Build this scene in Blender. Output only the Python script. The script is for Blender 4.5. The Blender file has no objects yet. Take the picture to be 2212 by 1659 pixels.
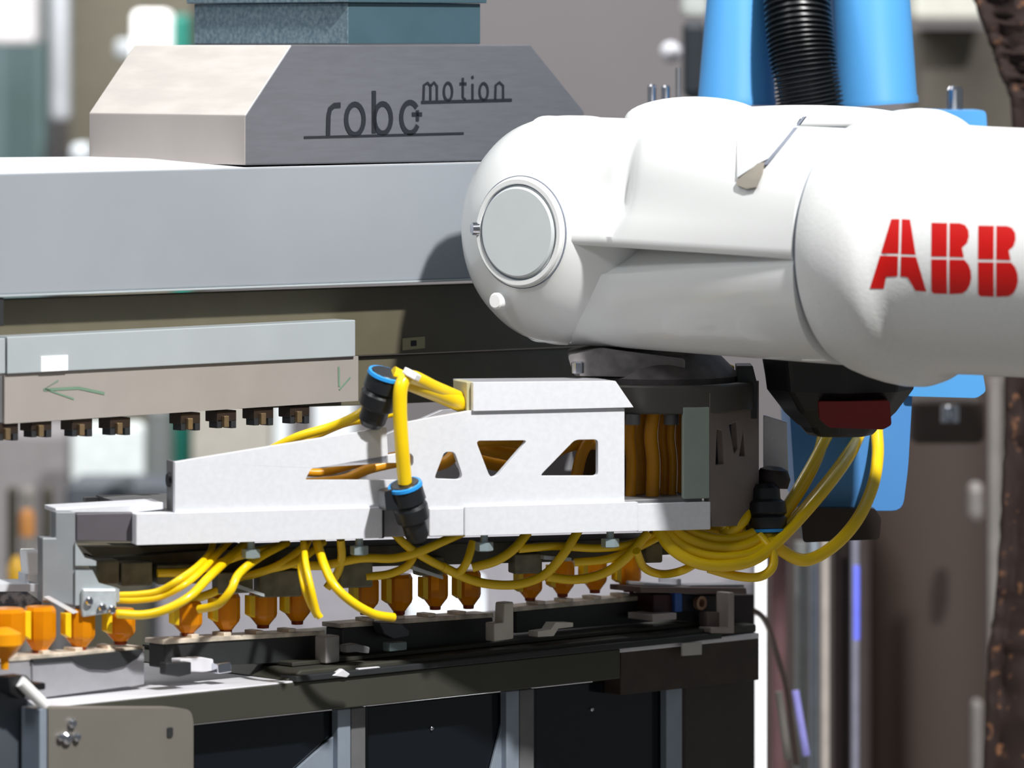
import bpy, bmesh, math, random
from mathutils import Vector, Matrix
from mathutils.geometry import tessellate_polygon
random.seed(7)
S = bpy.context.scene
COL = S.collection
# ------------------------------------------------------------------ camera, world, lights, exposure
FPX, HZ, DC, CH = 12000.0, 98.0, 6.0, 1.5       # focal length (px), horizon row, distance to Y=0, camera height
cam_d = bpy.data.cameras.new('camera'); cam = bpy.data.objects.new('camera', cam_d); COL.objects.link(cam)
cam.location = (0, -DC, CH); cam.rotation_euler = (math.pi/2, 0, 0)
cam_d.sensor_width = 36; cam_d.lens = FPX/2212*36
cam_d.shift_y = -(1659/2 - HZ)/2212
cam_d.clip_end = 60
cam_d.dof.use_dof = True; cam_d.dof.focus_distance = DC - 0.02; cam_d.dof.aperture_fstop = 4.4
S.camera = cam
W = bpy.data.worlds.new('world'); S.world = W; W.use_nodes = True
W.node_tree.nodes['Background'].inputs[0].default_value = (0.86, 0.93, 1.0, 1)
W.node_tree.nodes['Background'].inputs[1].default_value = 0.14
def area(name, loc, target, size, power, col):
    d = bpy.data.lights.new(name, 'AREA'); d.shape = 'RECTANGLE'; d.size, d.size_y = size; d.energy = power; d.color = col
    o = bpy.data.objects.new(name, d); COL.objects.link(o); o.location = loc
    o.rotation_euler = (Vector(target)-Vector(loc)).to_track_quat('-Z', 'Y').to_euler(); return o
area('hall_lamp_front', (1.35, -2.3, 3.9), (0, 0, 1.2), (0.16, 0.16), 228, (1, 0.985, 0.96))
area('hall_lamp_above', (-0.9, -0.4, 3.9), (0, 0.1, 1.2), (1.6, 1.6), 26, (1, 0.97, 0.93))
area('hall_lamp_left', (-2.3, -2.2, 3.9), (0.1, 0.1, 1.3), (0.7, 0.7), 34, (0.97, 0.98, 1))
area('background_fill', (-0.5, 2.2, 3.8), (0, 4.2, 1.3), (3, 1), 170, (1, 0.99, 0.97))  # unseen area light added to brighten the background
S.view_settings.view_transform = 'Standard'; S.view_settings.look = 'None'
S.view_settings.gamma = 1; S.view_settings.use_curve_mapping = False; S.view_settings.exposure = 0.0

# ------------------------------------------------------------------ pixel rays, planes standing in the scene
def pt(px, py, Y):                      # world point on the pixel's ray at depth Y
    k = (DC+Y)/FPX
    return Vector(((px-1106)*k, Y, CH+(HZ-py)*k))
class Plane:                            # an upright plane; u along it, w into the depth
    def __init__(s, yaw, px0, Y0):
        s.a = math.radians(yaw); s.o = pt(px0, HZ, Y0)
        s.u = Vector((math.cos(s.a), math.sin(s.a), 0)); s.w = Vector((-math.sin(s.a), math.cos(s.a), 0)); s.v = Vector((0, 0, 1))
    def p(s, px, py, d=0.0):
        c = Vector((0, -DC, CH)); r = pt(px, py, 0)-c
        o = s.o + s.w*d
        t = (o-c).dot(s.w)/r.dot(s.w)
        return c + r*t
    def uv(s, px, py, d=0.0):
        q = s.p(px, py, d)-s.o
        return (q.dot(s.u), q.z)
    def l2w(s, u, v, d): return s.o + s.u*u + s.v*v + s.w*d
G = Plane(18.4, 1350, -0.12)            # gripper front
M = Plane(43, 1106, 0.20)               # portal machine front
T = Plane(43, 1106, 0.10)               # tray row
TB = Plane(43, 1106, 0.03)              # table front
# ------------------------------------------------------------------ materials
def lin(c): return tuple(((x/255)/12.92 if x/255 <= 0.04045 else ((x/255+0.055)/1.055)**2.4) for x in c)
MATS = {}
def mat(name, rgb, rough=0.5, metal=0.0, var=0.06, scale=40, bump=0.0, stretch=(1,1,1), emit=0, trans=0, coat=0, rgb2=None, thr=None):
    if name in MATS: return MATS[name]
    m = bpy.data.materials.new(name); m.use_nodes = True; nt = m.node_tree; b = nt.nodes['Principled BSDF']
    c = lin(rgb)
    tc = nt.nodes.new('ShaderNodeTexCoord'); mp = nt.nodes.new('ShaderNodeMapping'); nz = nt.nodes.new('ShaderNodeTexNoise')
    mp.inputs['Scale'].default_value = stretch; nz.inputs['Scale'].default_value = scale; nz.inputs['Detail'].default_value = 3
    nt.links.new(tc.outputs['Object'], mp.inputs[0]); nt.links.new(mp.outputs[0], nz.inputs['Vector'])
    r = nt.nodes.new('ShaderNodeValToRGB')
    lo, hi = (0.35, 0.65) if thr is None else thr
    r.color_ramp.elements[0].position = lo; r.color_ramp.elements[1].position = hi
    c2 = lin(rgb2) if rgb2 else tuple(min(1, x*(1+var)) for x in c)
    c1 = c if rgb2 else tuple(x*(1-var) for x in c)
    r.color_ramp.elements[0].color = (*c1, 1); r.color_ramp.elements[1].color = (*c2, 1)
    nt.links.new(nz.outputs['Fac'], r.inputs[0]); nt.links.new(r.outputs[0], b.inputs['Base Color'])
    b.inputs['Roughness'].default_value = rough; b.inputs['Metallic'].default_value = metal
    b.inputs['Coat Weight'].default_value = coat
    if trans: b.inputs['Transmission Weight'].default_value = trans; b.inputs['IOR'].default_value = 1.35
    if emit:
        nt.links.new(r.outputs[0], b.inputs['Emission Color']); b.inputs['Emission Strength'].default_value = emit
    if bump:
        bp = nt.nodes.new('ShaderNodeBump'); bp.inputs['Strength'].default_value = bump; bp.inputs['Distance'].default_value = 0.002
        nt.links.new(nz.outputs['Fac'], bp.inputs['Height']); nt.links.new(bp.outputs[0], b.inputs['Normal'])
    MATS[name] = m; return m
white = mat('white_paint', (236,238,238), 0.32, var=0.01, scale=8, coat=0.3)
white_cast = mat('white_cast_paint', (230,232,232), 0.4, var=0.02, scale=260, bump=0.12, coat=0.1)
white_face = mat('white_cap_face', (205,211,213), 0.4, var=0.01)
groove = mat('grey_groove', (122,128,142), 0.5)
red = mat('red_print', (196,8,4), 0.45, var=0.03)
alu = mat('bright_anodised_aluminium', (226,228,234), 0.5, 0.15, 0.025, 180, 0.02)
alu_shade = mat('shaded_aluminium', (160,160,165), 0.5, 0.2, 0.04, 60)  # darker copy of the aluminium, shade put into the colour
beam_m = mat('satin_steel', (156,162,169), 0.55, 0.2, 0.03, 6)
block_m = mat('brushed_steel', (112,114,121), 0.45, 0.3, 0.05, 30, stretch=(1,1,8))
cham_m = mat('lit_chamfer_steel', (236,230,224), 0.42, 0.3, 0.06, 14, stretch=(1,1,6))  # paler steel: top light on the chamfer put into the colour
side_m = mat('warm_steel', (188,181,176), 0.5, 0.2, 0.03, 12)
galv = mat('galvanised_steel', (104,128,142), 0.6, 0.2, scale=210, rgb2=(150,170,180), thr=(0.3,0.72))
teal_m = mat('petrol_steel', (66,92,103), 0.5, 0.2, 0.06, 20)
olive = mat('olive_brown_metal', (104,98,80), 0.5, 0.15, 0.05, 20)
olive_d = mat('dark_olive_metal', (108,102,84), 0.5, 0.15, 0.05, 20)
bar_up = mat('pale_steel', (176,184,188), 0.5, 0.15, 0.03, 12)
bar_lo = mat('warm_grey_steel', (168,161,155), 0.5, 0.15, 0.03, 16)
ink = mat('dark_ink', (26,30,38), 0.6)
green_ink = mat('green_ink', (112,142,120), 0.7)
whitelab = mat('white_sticker', (250,250,250), 0.6, var=0.0)
beigelab = mat('beige_sticker', (176,170,134), 0.6, var=0.02)
greylab = mat('grey_sticker', (190,190,186), 0.6, var=0.02)
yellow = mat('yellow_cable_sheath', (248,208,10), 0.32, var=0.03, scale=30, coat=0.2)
yellow_shade = mat('shaded_cable_sheath', (214,146,8), 0.35, var=0.06, scale=30)  # yellow sheath with the shade inside the frame put into the colour
black = mat('black_rubber', (26,29,33), 0.35, var=0.1)
blackm = mat('black_moulding', (20,20,23), 0.45)
darkred = mat('dark_red_label', (120,22,24), 0.5)
blue = mat('blue_robot_paint', (84,160,224), 0.42, var=0.03, scale=6)
bluering = mat('blue_seal', (40,150,230), 0.4)
dark = mat('charcoal_metal', (50,52,54), 0.5, 0.2, 0.06, 30)
dark2 = mat('brown_black_metal', (44,36,34), 0.5, 0.2, 0.12, 40)
mid = mat('grey_metal', (118,118,120), 0.5, 0.3, 0.06, 40)
greeng = mat('green_grey_plate', (150,162,154), 0.5, 0.1, 0.03)
chrome = mat('chrome', (214,216,224), 0.15, 1.0, 0.02)
amber = mat('amber_plastic', (244,152,8), 0.2, var=0.04, trans=0.25)
amber_d = mat('dark_amber_plastic', (150,58,6), 0.25, var=0.04, trans=0.3)
trayb = mat('black_tray', (44,46,46), 0.45, var=0.06)
traytop = mat('tray_rim', (226,214,196), 0.45, 0.3, var=0.3, scale=45)  # speculars on rim and pegs put into the pale colour
table_m = mat('olive_black_frame', (66,66,58), 0.5, 0.15, 0.05, 12)
glass_m = mat('tinted_glass_panel', (18,22,28), 0.12, 0.0, 0.1, 6)
post_m = mat('blue_grey_profile', (150,162,176), 0.45, 0.3, 0.04)
silver = mat('silver_plate', (226,226,232), 0.5, 0.1, 0.04, 12, stretch=(1,6,1))
house = mat('olive_grey_housing', (122,118,110), 0.5, 0.15, 0.04, 12)
# ------------------------------------------------------------------ mesh building
ORG = {}
def obj(name, bm, m, parent=None, smooth=False, bevel=0.0, sharp=35, label=None, cat=None, group=None, kind=None, seg=2):
    if smooth:
        for f in bm.faces: f.smooth = True
    n = len(bm.verts); c = Vector((0,0,0))
    if n:
        lo = Vector([min(v.co[i] for v in bm.verts) for i in range(3)]); hi = Vector([max(v.co[i] for v in bm.verts) for i in range(3)])
        c = (lo+hi)/2
        if parent is None: c.z = lo.z
    for v in bm.verts: v.co -= c
    me = bpy.data.meshes.new(name); bm.to_mesh(me); bm.free()
    ms = m if isinstance(m, (list, tuple)) else [m]
    for x in ms: me.materials.append(x)
    if smooth: me.set_sharp_from_angle(angle=math.radians(sharp))
    o = bpy.data.objects.new(name, me); COL.objects.link(o)
    ORG[o.name] = c.copy()
    if parent is not None:
        o.parent = parent; o.location = c-ORG[parent.name]
    else: o.location = c
    if bevel:
        b = o.modifiers.new('bevel', 'BEVEL'); b.width = bevel; b.segments = seg; b.limit_method = 'ANGLE'; b.angle_limit = math.radians(35)
    tag(o, label, cat, group, kind); return o
def tag(o, label=None, cat=None, group=None, kind=None):
    if label: o['label'] = label
    if cat: o['category'] = cat
    if group: o['group'] = group
    if kind: o['kind'] = kind
    return o
def thing(name, loc, label, cat, group=None):
    o = bpy.data.objects.new(name, None); COL.objects.link(o); o.location = loc; o.empty_display_size = 0.02
    ORG[o.name] = Vector(loc); return tag(o, label, cat, group)
def poly2(bm, F, pts, holes, d0, d1):   # extrude a polygon of local (u,v) points
    loops = [pts]+list(holes)
    flat = [p for l in loops for p in l]
    tris = tessellate_polygon([[Vector((p[0], p[1], 0)) for p in l] for l in loops])
    A = [bm.verts.new(F.l2w(p[0], p[1], d0)) for p in flat]; B = [bm.verts.new(F.l2w(p[0], p[1], d1)) for p in flat]
    for t in tris:
        try: bm.faces.new([A[i] for i in t]); bm.faces.new([B[i] for i in reversed(t)])
        except ValueError: pass
    k = 0
    for l in loops:
        n = len(l)
        for i in range(n):
            a, b = k+i, k+(i+1) % n
            bm.faces.new((A[a], A[b], B[b], B[a]))
        k += n
    bmesh.ops.recalc_face_normals(bm, faces=bm.faces)
def rnd(pts, r, n=4, closed=True):      # round the corners of a polygon in pixels
    out = []
    N = len(pts)
    for i in range(N):
        p = Vector(pts[i][:2]); a = Vector(pts[i-1][:2]); b = Vector(pts[(i+1) % N][:2])
        rr = pts[i][2] if len(pts[i]) > 2 else r
        if rr <= 0: out.append((p.x, p.y)); continue
        ra = min(rr, (a-p).length*0.45); rb = min(rr, (b-p).length*0.45)
        s = p+(a-p).normalized()*ra; e = p+(b-p).normalized()*rb
        for k in range(n+1):
            t = k/n; q = s*(1-t)**2+p*2*t*(1-t)+e*t*t; out.append((q.x, q.y))
    return out
def prism(F, px, d0, d1, holes=(), bm=None, ref=None):    # pixel outline on plane F at depth ref (default d0)
    bm = bm or bmesh.new(); r = d0 if ref is None else ref
    poly2(bm, F, [F.uv(x, y, r) for x, y in px], [[F.uv(x, y, r) for x, y in h] for h in holes], d0, d1); return bm
def pbox(F, x0, y0, x1, y1, d0, d1, bm=None, ref=None):    # upright box whose left-bottom / right-top corners show at the pixels
    bm = bm or bmesh.new(); r = d0 if ref is None else ref
    u0, va = F.uv(x0, y1, r); u1, vb = F.uv(x1, y0, r); xm = (x0+x1)/2
    v0 = F.uv(xm, y1, r)[1]; v1 = F.uv(xm, y0, r)[1]
    poly2(bm, F, [(u0, v0), (u1, v0), (u1, v1), (u0, v1)], [], d0, d1); return bm
FLAT = lambda Y: Plane(0, 1106, Y)
def wbox(x0, y0, x1, y1, Y, dep, bm=None): return pbox(FLAT(Y), x0, y0, x1, y1, 0, dep, bm)
def cr(P, n=8):
    P = [Vector(p) for p in P]
    if len(P) < 3: return P
    Q = [2*P[0]-P[1]]+P+[2*P[-1]-P[-2]]; out = []
    for i in range(1, len(Q)-2):
        a, b, c, d = Q[i-1:i+3]
        for k in range(n):
            t = k/n
            out.append(0.5*((2*b)+(c-a)*t+(2*a-5*b+4*c-d)*t*t+(3*b-a-3*c+d)*t**3))
    out.append(P[-1]); return out
def tube(P, r, n=12, bm=None, caps=True):
    bm = bm or bmesh.new(); rs = r if isinstance(r, (list, tuple)) else [r]*len(P)
    T0 = None; N = None; rings = []
    for i, p in enumerate(P):
        t = (P[min(i+1, len(P)-1)]-P[max(i-1, 0)]).normalized()
        if N is None: N = t.orthogonal().normalized()
        else:
            N = N-t*N.dot(t); N = N.normalized() if N.length > 1e-6 else t.orthogonal().normalized()
        B = t.cross(N)
        rings.append([bm.verts.new(p+(N*math.cos(2*math.pi*k/n)+B*math.sin(2*math.pi*k/n))*rs[i]) for k in range(n)])
    for a, b in zip(rings, rings[1:]):
        for k in range(n): bm.faces.new((a[k], a[(k+1) % n], b[(k+1) % n], b[k]))
    if caps: bm.faces.new(list(reversed(rings[0]))); bm.faces.new(rings[-1])
    return bm
def lathe(c, axis, prof, n=48, bm=None):      # prof: (distance along axis, radius)
    ax = Vector(axis).normalized()
    bm = bm or bmesh.new(); N = (Vector((0,0,1)) if abs(ax.z) < 0.9 else Vector((1,0,0)))
    N = (N-ax*N.dot(ax)).normalized(); B = ax.cross(N); rings = []
    for s, r in prof:
        rings.append([bm.verts.new(c+ax*s+(N*math.cos(2*math.pi*k/n)+B*math.sin(2*math.pi*k/n))*max(r, 1e-5)) for k in range(n)])
    for a, b in zip(rings, rings[1:]):
        for k in range(n): bm.faces.new((a[k], a[(k+1) % n], b[(k+1) % n], b[k]))
    bm.faces.new(list(reversed(rings[0]))); bm.faces.new(rings[-1])
    bmesh.ops.recalc_face_normals(bm, faces=bm.faces); return bm
U = 0.0005
def ribbon(F, pts, wpx, d, bm=None, closed=False):       # thin flat printed stroke on plane F
    bm = bm or bmesh.new()
    P = [Vector((*F.uv(x, y, d), 0)) for x, y in pts]; n = len(P); L = []; h = wpx*U/2
    for i in range(n):
        a = P[(i-1) % n] if closed else P[max(i-1, 0)]; b = P[(i+1) % n] if closed else P[min(i+1, n-1)]
        t = (b-a).normalized(); q = Vector((-t.y, t.x, 0))*h
        L.append((P[i]+q, P[i]-q))
    V = [(bm.verts.new(F.l2w(a.x, a.y, d)), bm.verts.new(F.l2w(b.x, b.y, d))) for a, b in L]
    for i in range(n if closed else n-1):
        a, b = V[i], V[(i+1) % n]; bm.faces.new((a[0], a[1], b[1], b[0]))
    bmesh.ops.recalc_face_normals(bm, faces=bm.faces); return bm
def ell(cx, cy, rx, ry, a0=0, a1=360, n=20):
    full = abs(a1-a0) >= 360
    return [(cx+rx*math.cos(math.radians(a0+(a1-a0)*i/n)), cy-ry*math.sin(math.radians(a0+(a1-a0)*i/n))) for i in range(n if full else n+1)]
# ================================================================== SETTING
FL = FLAT(0)
def slab(x0, x1, y0, y1, z0, z1):
    bm = bmesh.new(); bmesh.ops.create_cube(bm, size=1)
    for v in bm.verts: v.co = Vector(((x0+x1)/2+v.co.x*(x1-x0), (y0+y1)/2+v.co.y*(y1-y0), (z0+z1)/2+v.co.z*(z1-z0)))
    return bm
obj('floor', slab(-4, 4, -7, 4.62, -0.1, 0), mat('grey_floor', (120,116,112), 0.6, var=0.08, scale=3), kind='structure')
obj('wall_back', slab(-4, 4, 4.62, 4.72, 0, 3.4), mat('grey_mauve_wall', (114,110,112), 0.8, var=0.03, scale=2), kind='structure')

# ================================================================== BACKGROUND, FAR AND OUT OF FOCUS
def bg(name, rects, m, label, cat, Y=3.4, dep=0.08, floor=False, bevel=0.01, group=None):
    bm = bmesh.new()
    for r in rects: wbox(*r, Y, dep, bm)
    return obj(name, bm, m, label=label, cat=cat, bevel=bevel, group=group)
fz = lambda Y: HZ + CH*FPX/(DC+Y)       # pixel row where the floor lies at depth Y
bg('machine_cabinet', [(146,-300,420,fz(4.2))], mat('olive_cabinet', (106,102,88), 0.6), 'tall olive-grey cabinet far behind, left of the mounting column', 'cabinet', 4.2, 0.35)
bg('green_panel', [(-60,-300,98,fz(4.0))], mat('sea_green_panel', (84,108,104), 0.6, rgb2=(96,116,122), scale=4), 'blurred grey-green upright panel at the left edge', 'panel', 4.0, 0.1)
bg('white_post', [(106,-300,148,262)], mat('pale_post', (186,190,196), 0.5), 'slim pale post hanging between green panel and olive cabinet', 'post', 3.7, 0.08)
bg('white_box', [(-60,-60,74,98)], mat('offwhite_box', (222,220,222), 0.5), 'blurred white box cut by the top left corner', 'box', 3.5, 0.2)
lampo = bg('work_lamp', [(284,22,364,150)], mat('lamp_glow', (255,255,255), 0.5, emit=1.2), 'glowing white work lamp above the pale chamfer', 'lamp', 3.4, 0.15, bevel=0.012)
bg('teal_post', [(372,30,412,fz(3.45))], mat('teal_paint', (28,118,104), 0.5), 'teal green post behind the mounting column', 'post', 3.45, 0.05)
bg('small_white_case', [(246,84,286,128)], mat('pale_case', (190,196,200), 0.5), 'small pale case beside the glowing work lamp', 'case', 3.5, 0.1)
bg('pale_canister', [(150,310,192,352)], mat('pale_case2', (215,222,228), 0.5), 'pale canister just above the beam by the robo motion block', 'canister', 3.2, 0.1)
# below the hanging bar
bg('mauve_cabinet', [(-60,930,146,fz(3.1))], mat('mauve_grey', (140,136,138), 0.7), 'mauve-grey blurred cabinet under the left clamps', 'cabinet', 3.1, 0.3)
bg('glow_panel', [(152,915,312,1046)], mat('bright_panel', (214,222,222), 0.6, emit=0.25), 'bright pale panel showing below the hanging bar', 'screen', 2.9, 0.05)  # the pale panel's brightness is put in as emission
ds = obj('dark_drum', lathe(pt(268,1062,2.7), (0,-1,0), [(0,0.001),(0.0,34*U*1.45),(0.2,34*U*1.45),(0.2,0.001)], 24), mat('dark_drum', (38,46,54), 0.4), smooth=True, label='dark round drum in front of the bright pale panel', cat='drum')
bg('grey_pillar', [(316,880,366,fz(2.9))], mat('grey_pillar', (116,120,120), 0.6), 'grey pillar left of the teal post, above the gripper tip', 'pillar', 2.9, 0.06)
bg('beige_cabinet', [(414,860,586,fz(3.3))], mat('beige_cabinet', (176,172,162), 0.6), 'beige cabinet behind the right group of clamps', 'cabinet', 3.3, 0.2)
bg('pale_door_panel', [(590,850,622,fz(3.3)),(676,850,766,fz(3.3))], mat('pale_door', (226,232,236), 0.6, emit=0.15), 'pale door panel seen between the bar and the yellow cable', 'panel', 3.3, 0.1)  # brightness of this panel is put in as faint emission
bg('dark_work_surface', [(140,1050,372,1100)], mat('slate', (84,90,98), 0.6), 'slate blurred work surface above the gripper tip', 'surface', 2.6, 0.25)
for i, (a, b, c) in enumerate([(14,36,(64,60,48)), (44,74,(136,132,128)), (90,112,(74,72,62))]):
    bg('machine_rod', [(a,1052,b,fz(2.4))], mat('rodmat%d' % i, c, 0.5), ['dark blurred rod at the far left edge, below the mauve cabinet', 'light grey blurred rod between two dark ones', 'dark blurred rod just left of the gripper bracket'][i], 'rod', 2.4, 0.03)
obj('orange_beacon', lathe(pt(58,1158,2.2), (0,0,1), [(0,24*U),(0.03,24*U),(0.04,16*U)], 20), mat('orange_beacon', (190,130,70), 0.4), smooth=True, label='small blurred orange beacon behind the white sensor at left', cat='beacon')
obj('yellow_beacon', lathe(pt(36,1262,2.0), (0,0,1), [(0,26*U),(0.025,26*U),(0.04,10*U)], 20), mat('yellow_beacon', (206,160,40), 0.4), smooth=True, label='small blurred yellow beacon above the leftmost amber cup', cat='beacon')
bg('lilac_cabinet', [(340,1180,640,fz(2.8)),(640,1180,1630,fz(2.8))], mat('lilac_grey', (166,164,172), 0.6), 'low lilac-grey cabinet behind the amber cups', 'cabinet', 2.8, 0.3)
bg('bright_patch_panel', [(880,1240,1052,fz(1.0))], mat('bright_patch', (232,238,244), 0.5, emit=0.35), 'bright white panel glowing behind the three middle amber cups', 'panel', 1.0, 0.03)  # glowing panel added for the bright patches between the cups
# upper right
bg('dark_unit', [(1478,44,1524,214)], mat('navy_unit', (24,34,44), 0.5), 'dark narrow unit left of the left blue arm link', 'unit', 1.7, 0.1)
bg('pale_duct', [(1975,-60,2140,44)], mat('pale_duct', (200,200,190), 0.6), 'pale duct at the top right beside the blue link', 'duct', 3.2, 0.3)
bg('olive_machine', [(1988,60,2200,fz(3.4))], mat('olive_machine', (96,91,82), 0.7), 'olive-grey blurred machine right of the blue arm link', 'machine', 3.4, 0.3)
obj('ball_handle', lathe(pt(1442,104,1.9), (0.3,-1,-0.4), [(0,2*U),(5*U,20*U),(20*U,30*U),(40*U,32*U),(60*U,20*U),(66*U,2*U)], 24), mat('pale_handle', (205,206,214), 0.4), smooth=True, label='blurred pale ball handle on the grey wall', cat='handle')
bg('pale_top_shelf', [(1474,-40,1530,38)], mat('pale_shelf', (206,212,210), 0.5), 'pale bracket above the dark narrow unit', 'bracket', 1.9, 0.1)
# lower right, blurred columns
def column(x0, x1, y0, y1, Y, m, label, name='column', cat='column', rr=None, group=None):
    c = pt((x0+x1)/2, y1, Y); r = (x1-x0)/2*(DC+Y)/FPX; h = (y1-y0)*(DC+Y)/FPX
    return obj(name, lathe(c, (0,0,1), [(0,r*0.97),(0.004,r),(h-0.004,r),(h,r*0.97)], 32), m, smooth=True, label=label, cat=cat, group=group)
bro = mat('brown_grey_column', (72,60,54), 0.6, 0.0, 0.03, 3)
column(1862,2240,820,fz(2.6),2.6, bro, 'broad brown-grey column filling the lower right', 'column')
bg('brown_backing', [(1640,1120,1880,fz(2.4))], mat('dark_brown_back', (64,54,52), 0.6), 'dark brown cabinet behind the chrome columns', 'cabinet', 2.4, 0.2)
column(1631,1656,1196,1700,0.62, mat('white_glow', (255,255,255), 0.4, emit=1.2), 'glowing white tube standing right of the table', 'glow_tube', 'light')  # bright white bar, its brightness added as emission
column(1664,1700,1170,fz(1.1),1.1, mat('rose_tube', (130,98,100), 0.35, 0.4), 'rosy brown tube just right of the glowing tube', 'guide_tube', 'tube')
column(1716,1744,1170,fz(1.2),1.2, mat('grey_tube', (140,144,142), 0.35, 0.2), 'grey guide rod, second right of the glowing tube', 'guide_rod', 'rod')
column(1748,1768,1160,fz(1.15),1.15, mat('steel_tube', (176,188,200), 0.35, 0.3), 'bluish bright steel guide rod in the middle of the chrome group', 'guide_rod', 'rod')
column(1772,1792,1160,fz(1.1),1.1, mat('cream_tube', (206,198,190), 0.35, 0.2), 'cream guide rod just right of the bluish one', 'guide_rod', 'rod')
column(1800,1838,1160,fz(1.25),1.25, mat('black_brown_tube', (46,38,36), 0.35, 0.3), 'black-brown guide rod right of the bright steel rod', 'guide_rod', 'rod')
column(1838,1856,1160,fz(1.2),1.2, mat('lilac_tube', (150,150,168), 0.35, 0.1), 'thin lilac tube left of the brown column', 'guide_rod', 'rod')
column(1843,1857,1222,1382,1.12, mat('violet_tube', (112,122,240), 0.3, emit=0.5), 'violet glow added on the thin lilac tube', 'glow_tube', 'light')  # violet light on the tube put in as an emissive piece
obj('glow_tube', tube([pt(1718,1492,0.7), pt(1742,1632,0.7)], 8.5*U*1.1), mat('violet_tube2', (150,148,220), 0.3, emit=0.12), smooth=True, label='short tilted violet-lit tube in front of the guide rods', cat='light')  # violet light here is put in as faint emission
obj('hose_sleeve', tube([pt(1682,1494,0.7), pt(1702,1640,0.7)], 9*U*1.1), mat('olive_sleeve', (118,114,108), 0.4), smooth=True, label='short tilted grey sleeve beside the tilted violet tube', cat='sleeve')
obj('cable', tube(cr([pt(1560,1300,0.5), pt(1625,1318,0.55), pt(1655,1345,0.6), pt(1680,1420,0.68), pt(1702,1500,0.74), pt(1722,1650,0.8)]), 6.5*U*1.1), mat('brown_cable', (84,70,64), 0.5), smooth=True, label='thin brown cable bending down over the glowing tube', cat='cable')
obj('chrome_bolt', lathe(pt(2052,912,1.2), (0,0,1), [(0,24*U),(38*U,24*U),(44*U,20*U)], 24), chrome, smooth=True, label='blurred chrome bolt under the blue bracket', cat='bolt')
bg('dark_mount', [(1968,862,2128,960)], mat('dark_mount', (56,46,42), 0.6), 'dark brown mount below the blue bracket', 'mount', 1.35, 0.12)
column(2136,2166,815,fz(1.9),1.9, mat('grey_edge_tube', (142,138,134), 0.4), 'grey tube left of the speckled brown curtain', 'guide_tube', 'tube')
bg('pale_blob', [(2096,1044,2126,1128)], mat('pale_glow', (140,136,134), 0.5), 'small blurred pale blob beside the speckled curtain, upper of two', 'fitting', 2.2, 0.05)  # box added for a pale glow, brightness put into the colour
bg('pale_blob', [(2104,1516,2124,fz(2.2))], MATS['pale_glow'], 'narrow blurred pale blob beside the speckled curtain, at the bottom', 'fitting', 2.2, 0.05)
# speckled brown curtain on the right edge
def curtain():
    L = [(2095,-20),(2132,80),(2160,160),(2184,240),(2186,500),(2172,800),(2166,1000),(2152,1260),(2132,1440),(2122,1700)]
    bm = bmesh.new(); Y = 0.75; rows = []
    P = cr([Vector((a, b, 0)) for a, b in L], 10)
    for i, p in enumerate(P):
        row = []
        for k in range(15):
            x = p.x+k*18; dd = 0.012*math.sin(k*0.9)+0.004*random.uniform(-1, 1) - (0.006 if i % 7 == 0 else 0)
            row.append(bm.verts.new(pt(x+(random.uniform(-2, 2)), p.y, Y+0.03+dd)))
        rows.append(row)
    for a, b in zip(rows, rows[1:]):
        for k in range(14): bm.faces.new((a[k], b[k], b[k+1], a[k+1]))
    bmesh.ops.recalc_face_normals(bm, faces=bm.faces)
    o = obj('curtain', bm, mat('speckled_brown_fabric', (44,29,26), 0.85, scale=60, rgb2=(150,104,72), thr=(0.6,0.78), bump=0.3), smooth=True, sharp=60, label='dark brown speckled curtain hanging along the right edge', cat='curtain')
    s = o.modifiers.new('thickness', 'SOLIDIFY'); s.thickness = 0.01
curtain()

# ================================================================== PORTAL MACHINE
def hull8(front, back):                 # front/back: four world points each (bl, br, tr, tl)
    bm = bmesh.new(); A = [bm.verts.new(p) for p in front]; B = [bm.verts.new(p) for p in back]
    bm.faces.new(A); bm.faces.new(list(reversed(B)))
    for i in range(4): bm.faces.new((A[i], A[(i+1) % 4], B[(i+1) % 4], B[i]))
    bmesh.ops.recalc_face_normals(bm, faces=bm.faces); return bm
PD = 0.267                               # depth of the head block
mach = thing('portal_beam', M.p(530, 637, 0.1), 'long satin steel cross beam carrying the robo motion head block', 'beam')
bl, br = M.p(-80,640), M.p(1420,588); tl, tr = M.p(-80,376), M.p(1420,341)
tl2 = tl+M.w*PD; tr2 = tr+M.w*PD; tl2.z = tl.z+0.012; tr2.z = tr.z+0.001
obj('beam_profile', hull8([bl,br,tr,tl], [bl+M.w*PD, br+M.w*PD, tr2, tl2]), [beam_m, alu], mach, bevel=0.002)
bp_ = [c for c in mach.children if c.name.startswith('beam_profile')][0]
for f in bp_.data.polygons:
    if f.normal.z > 0.9: f.material_index = 1  # top face gets the paler metal to paint in its highlight
obj('bottom_edge_strip', prism(M, [(-80,640),(1420,588),(1420,592),(-80,645)], -0.003, 0.02), bar_up, mach, bevel=0.0006)
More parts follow.
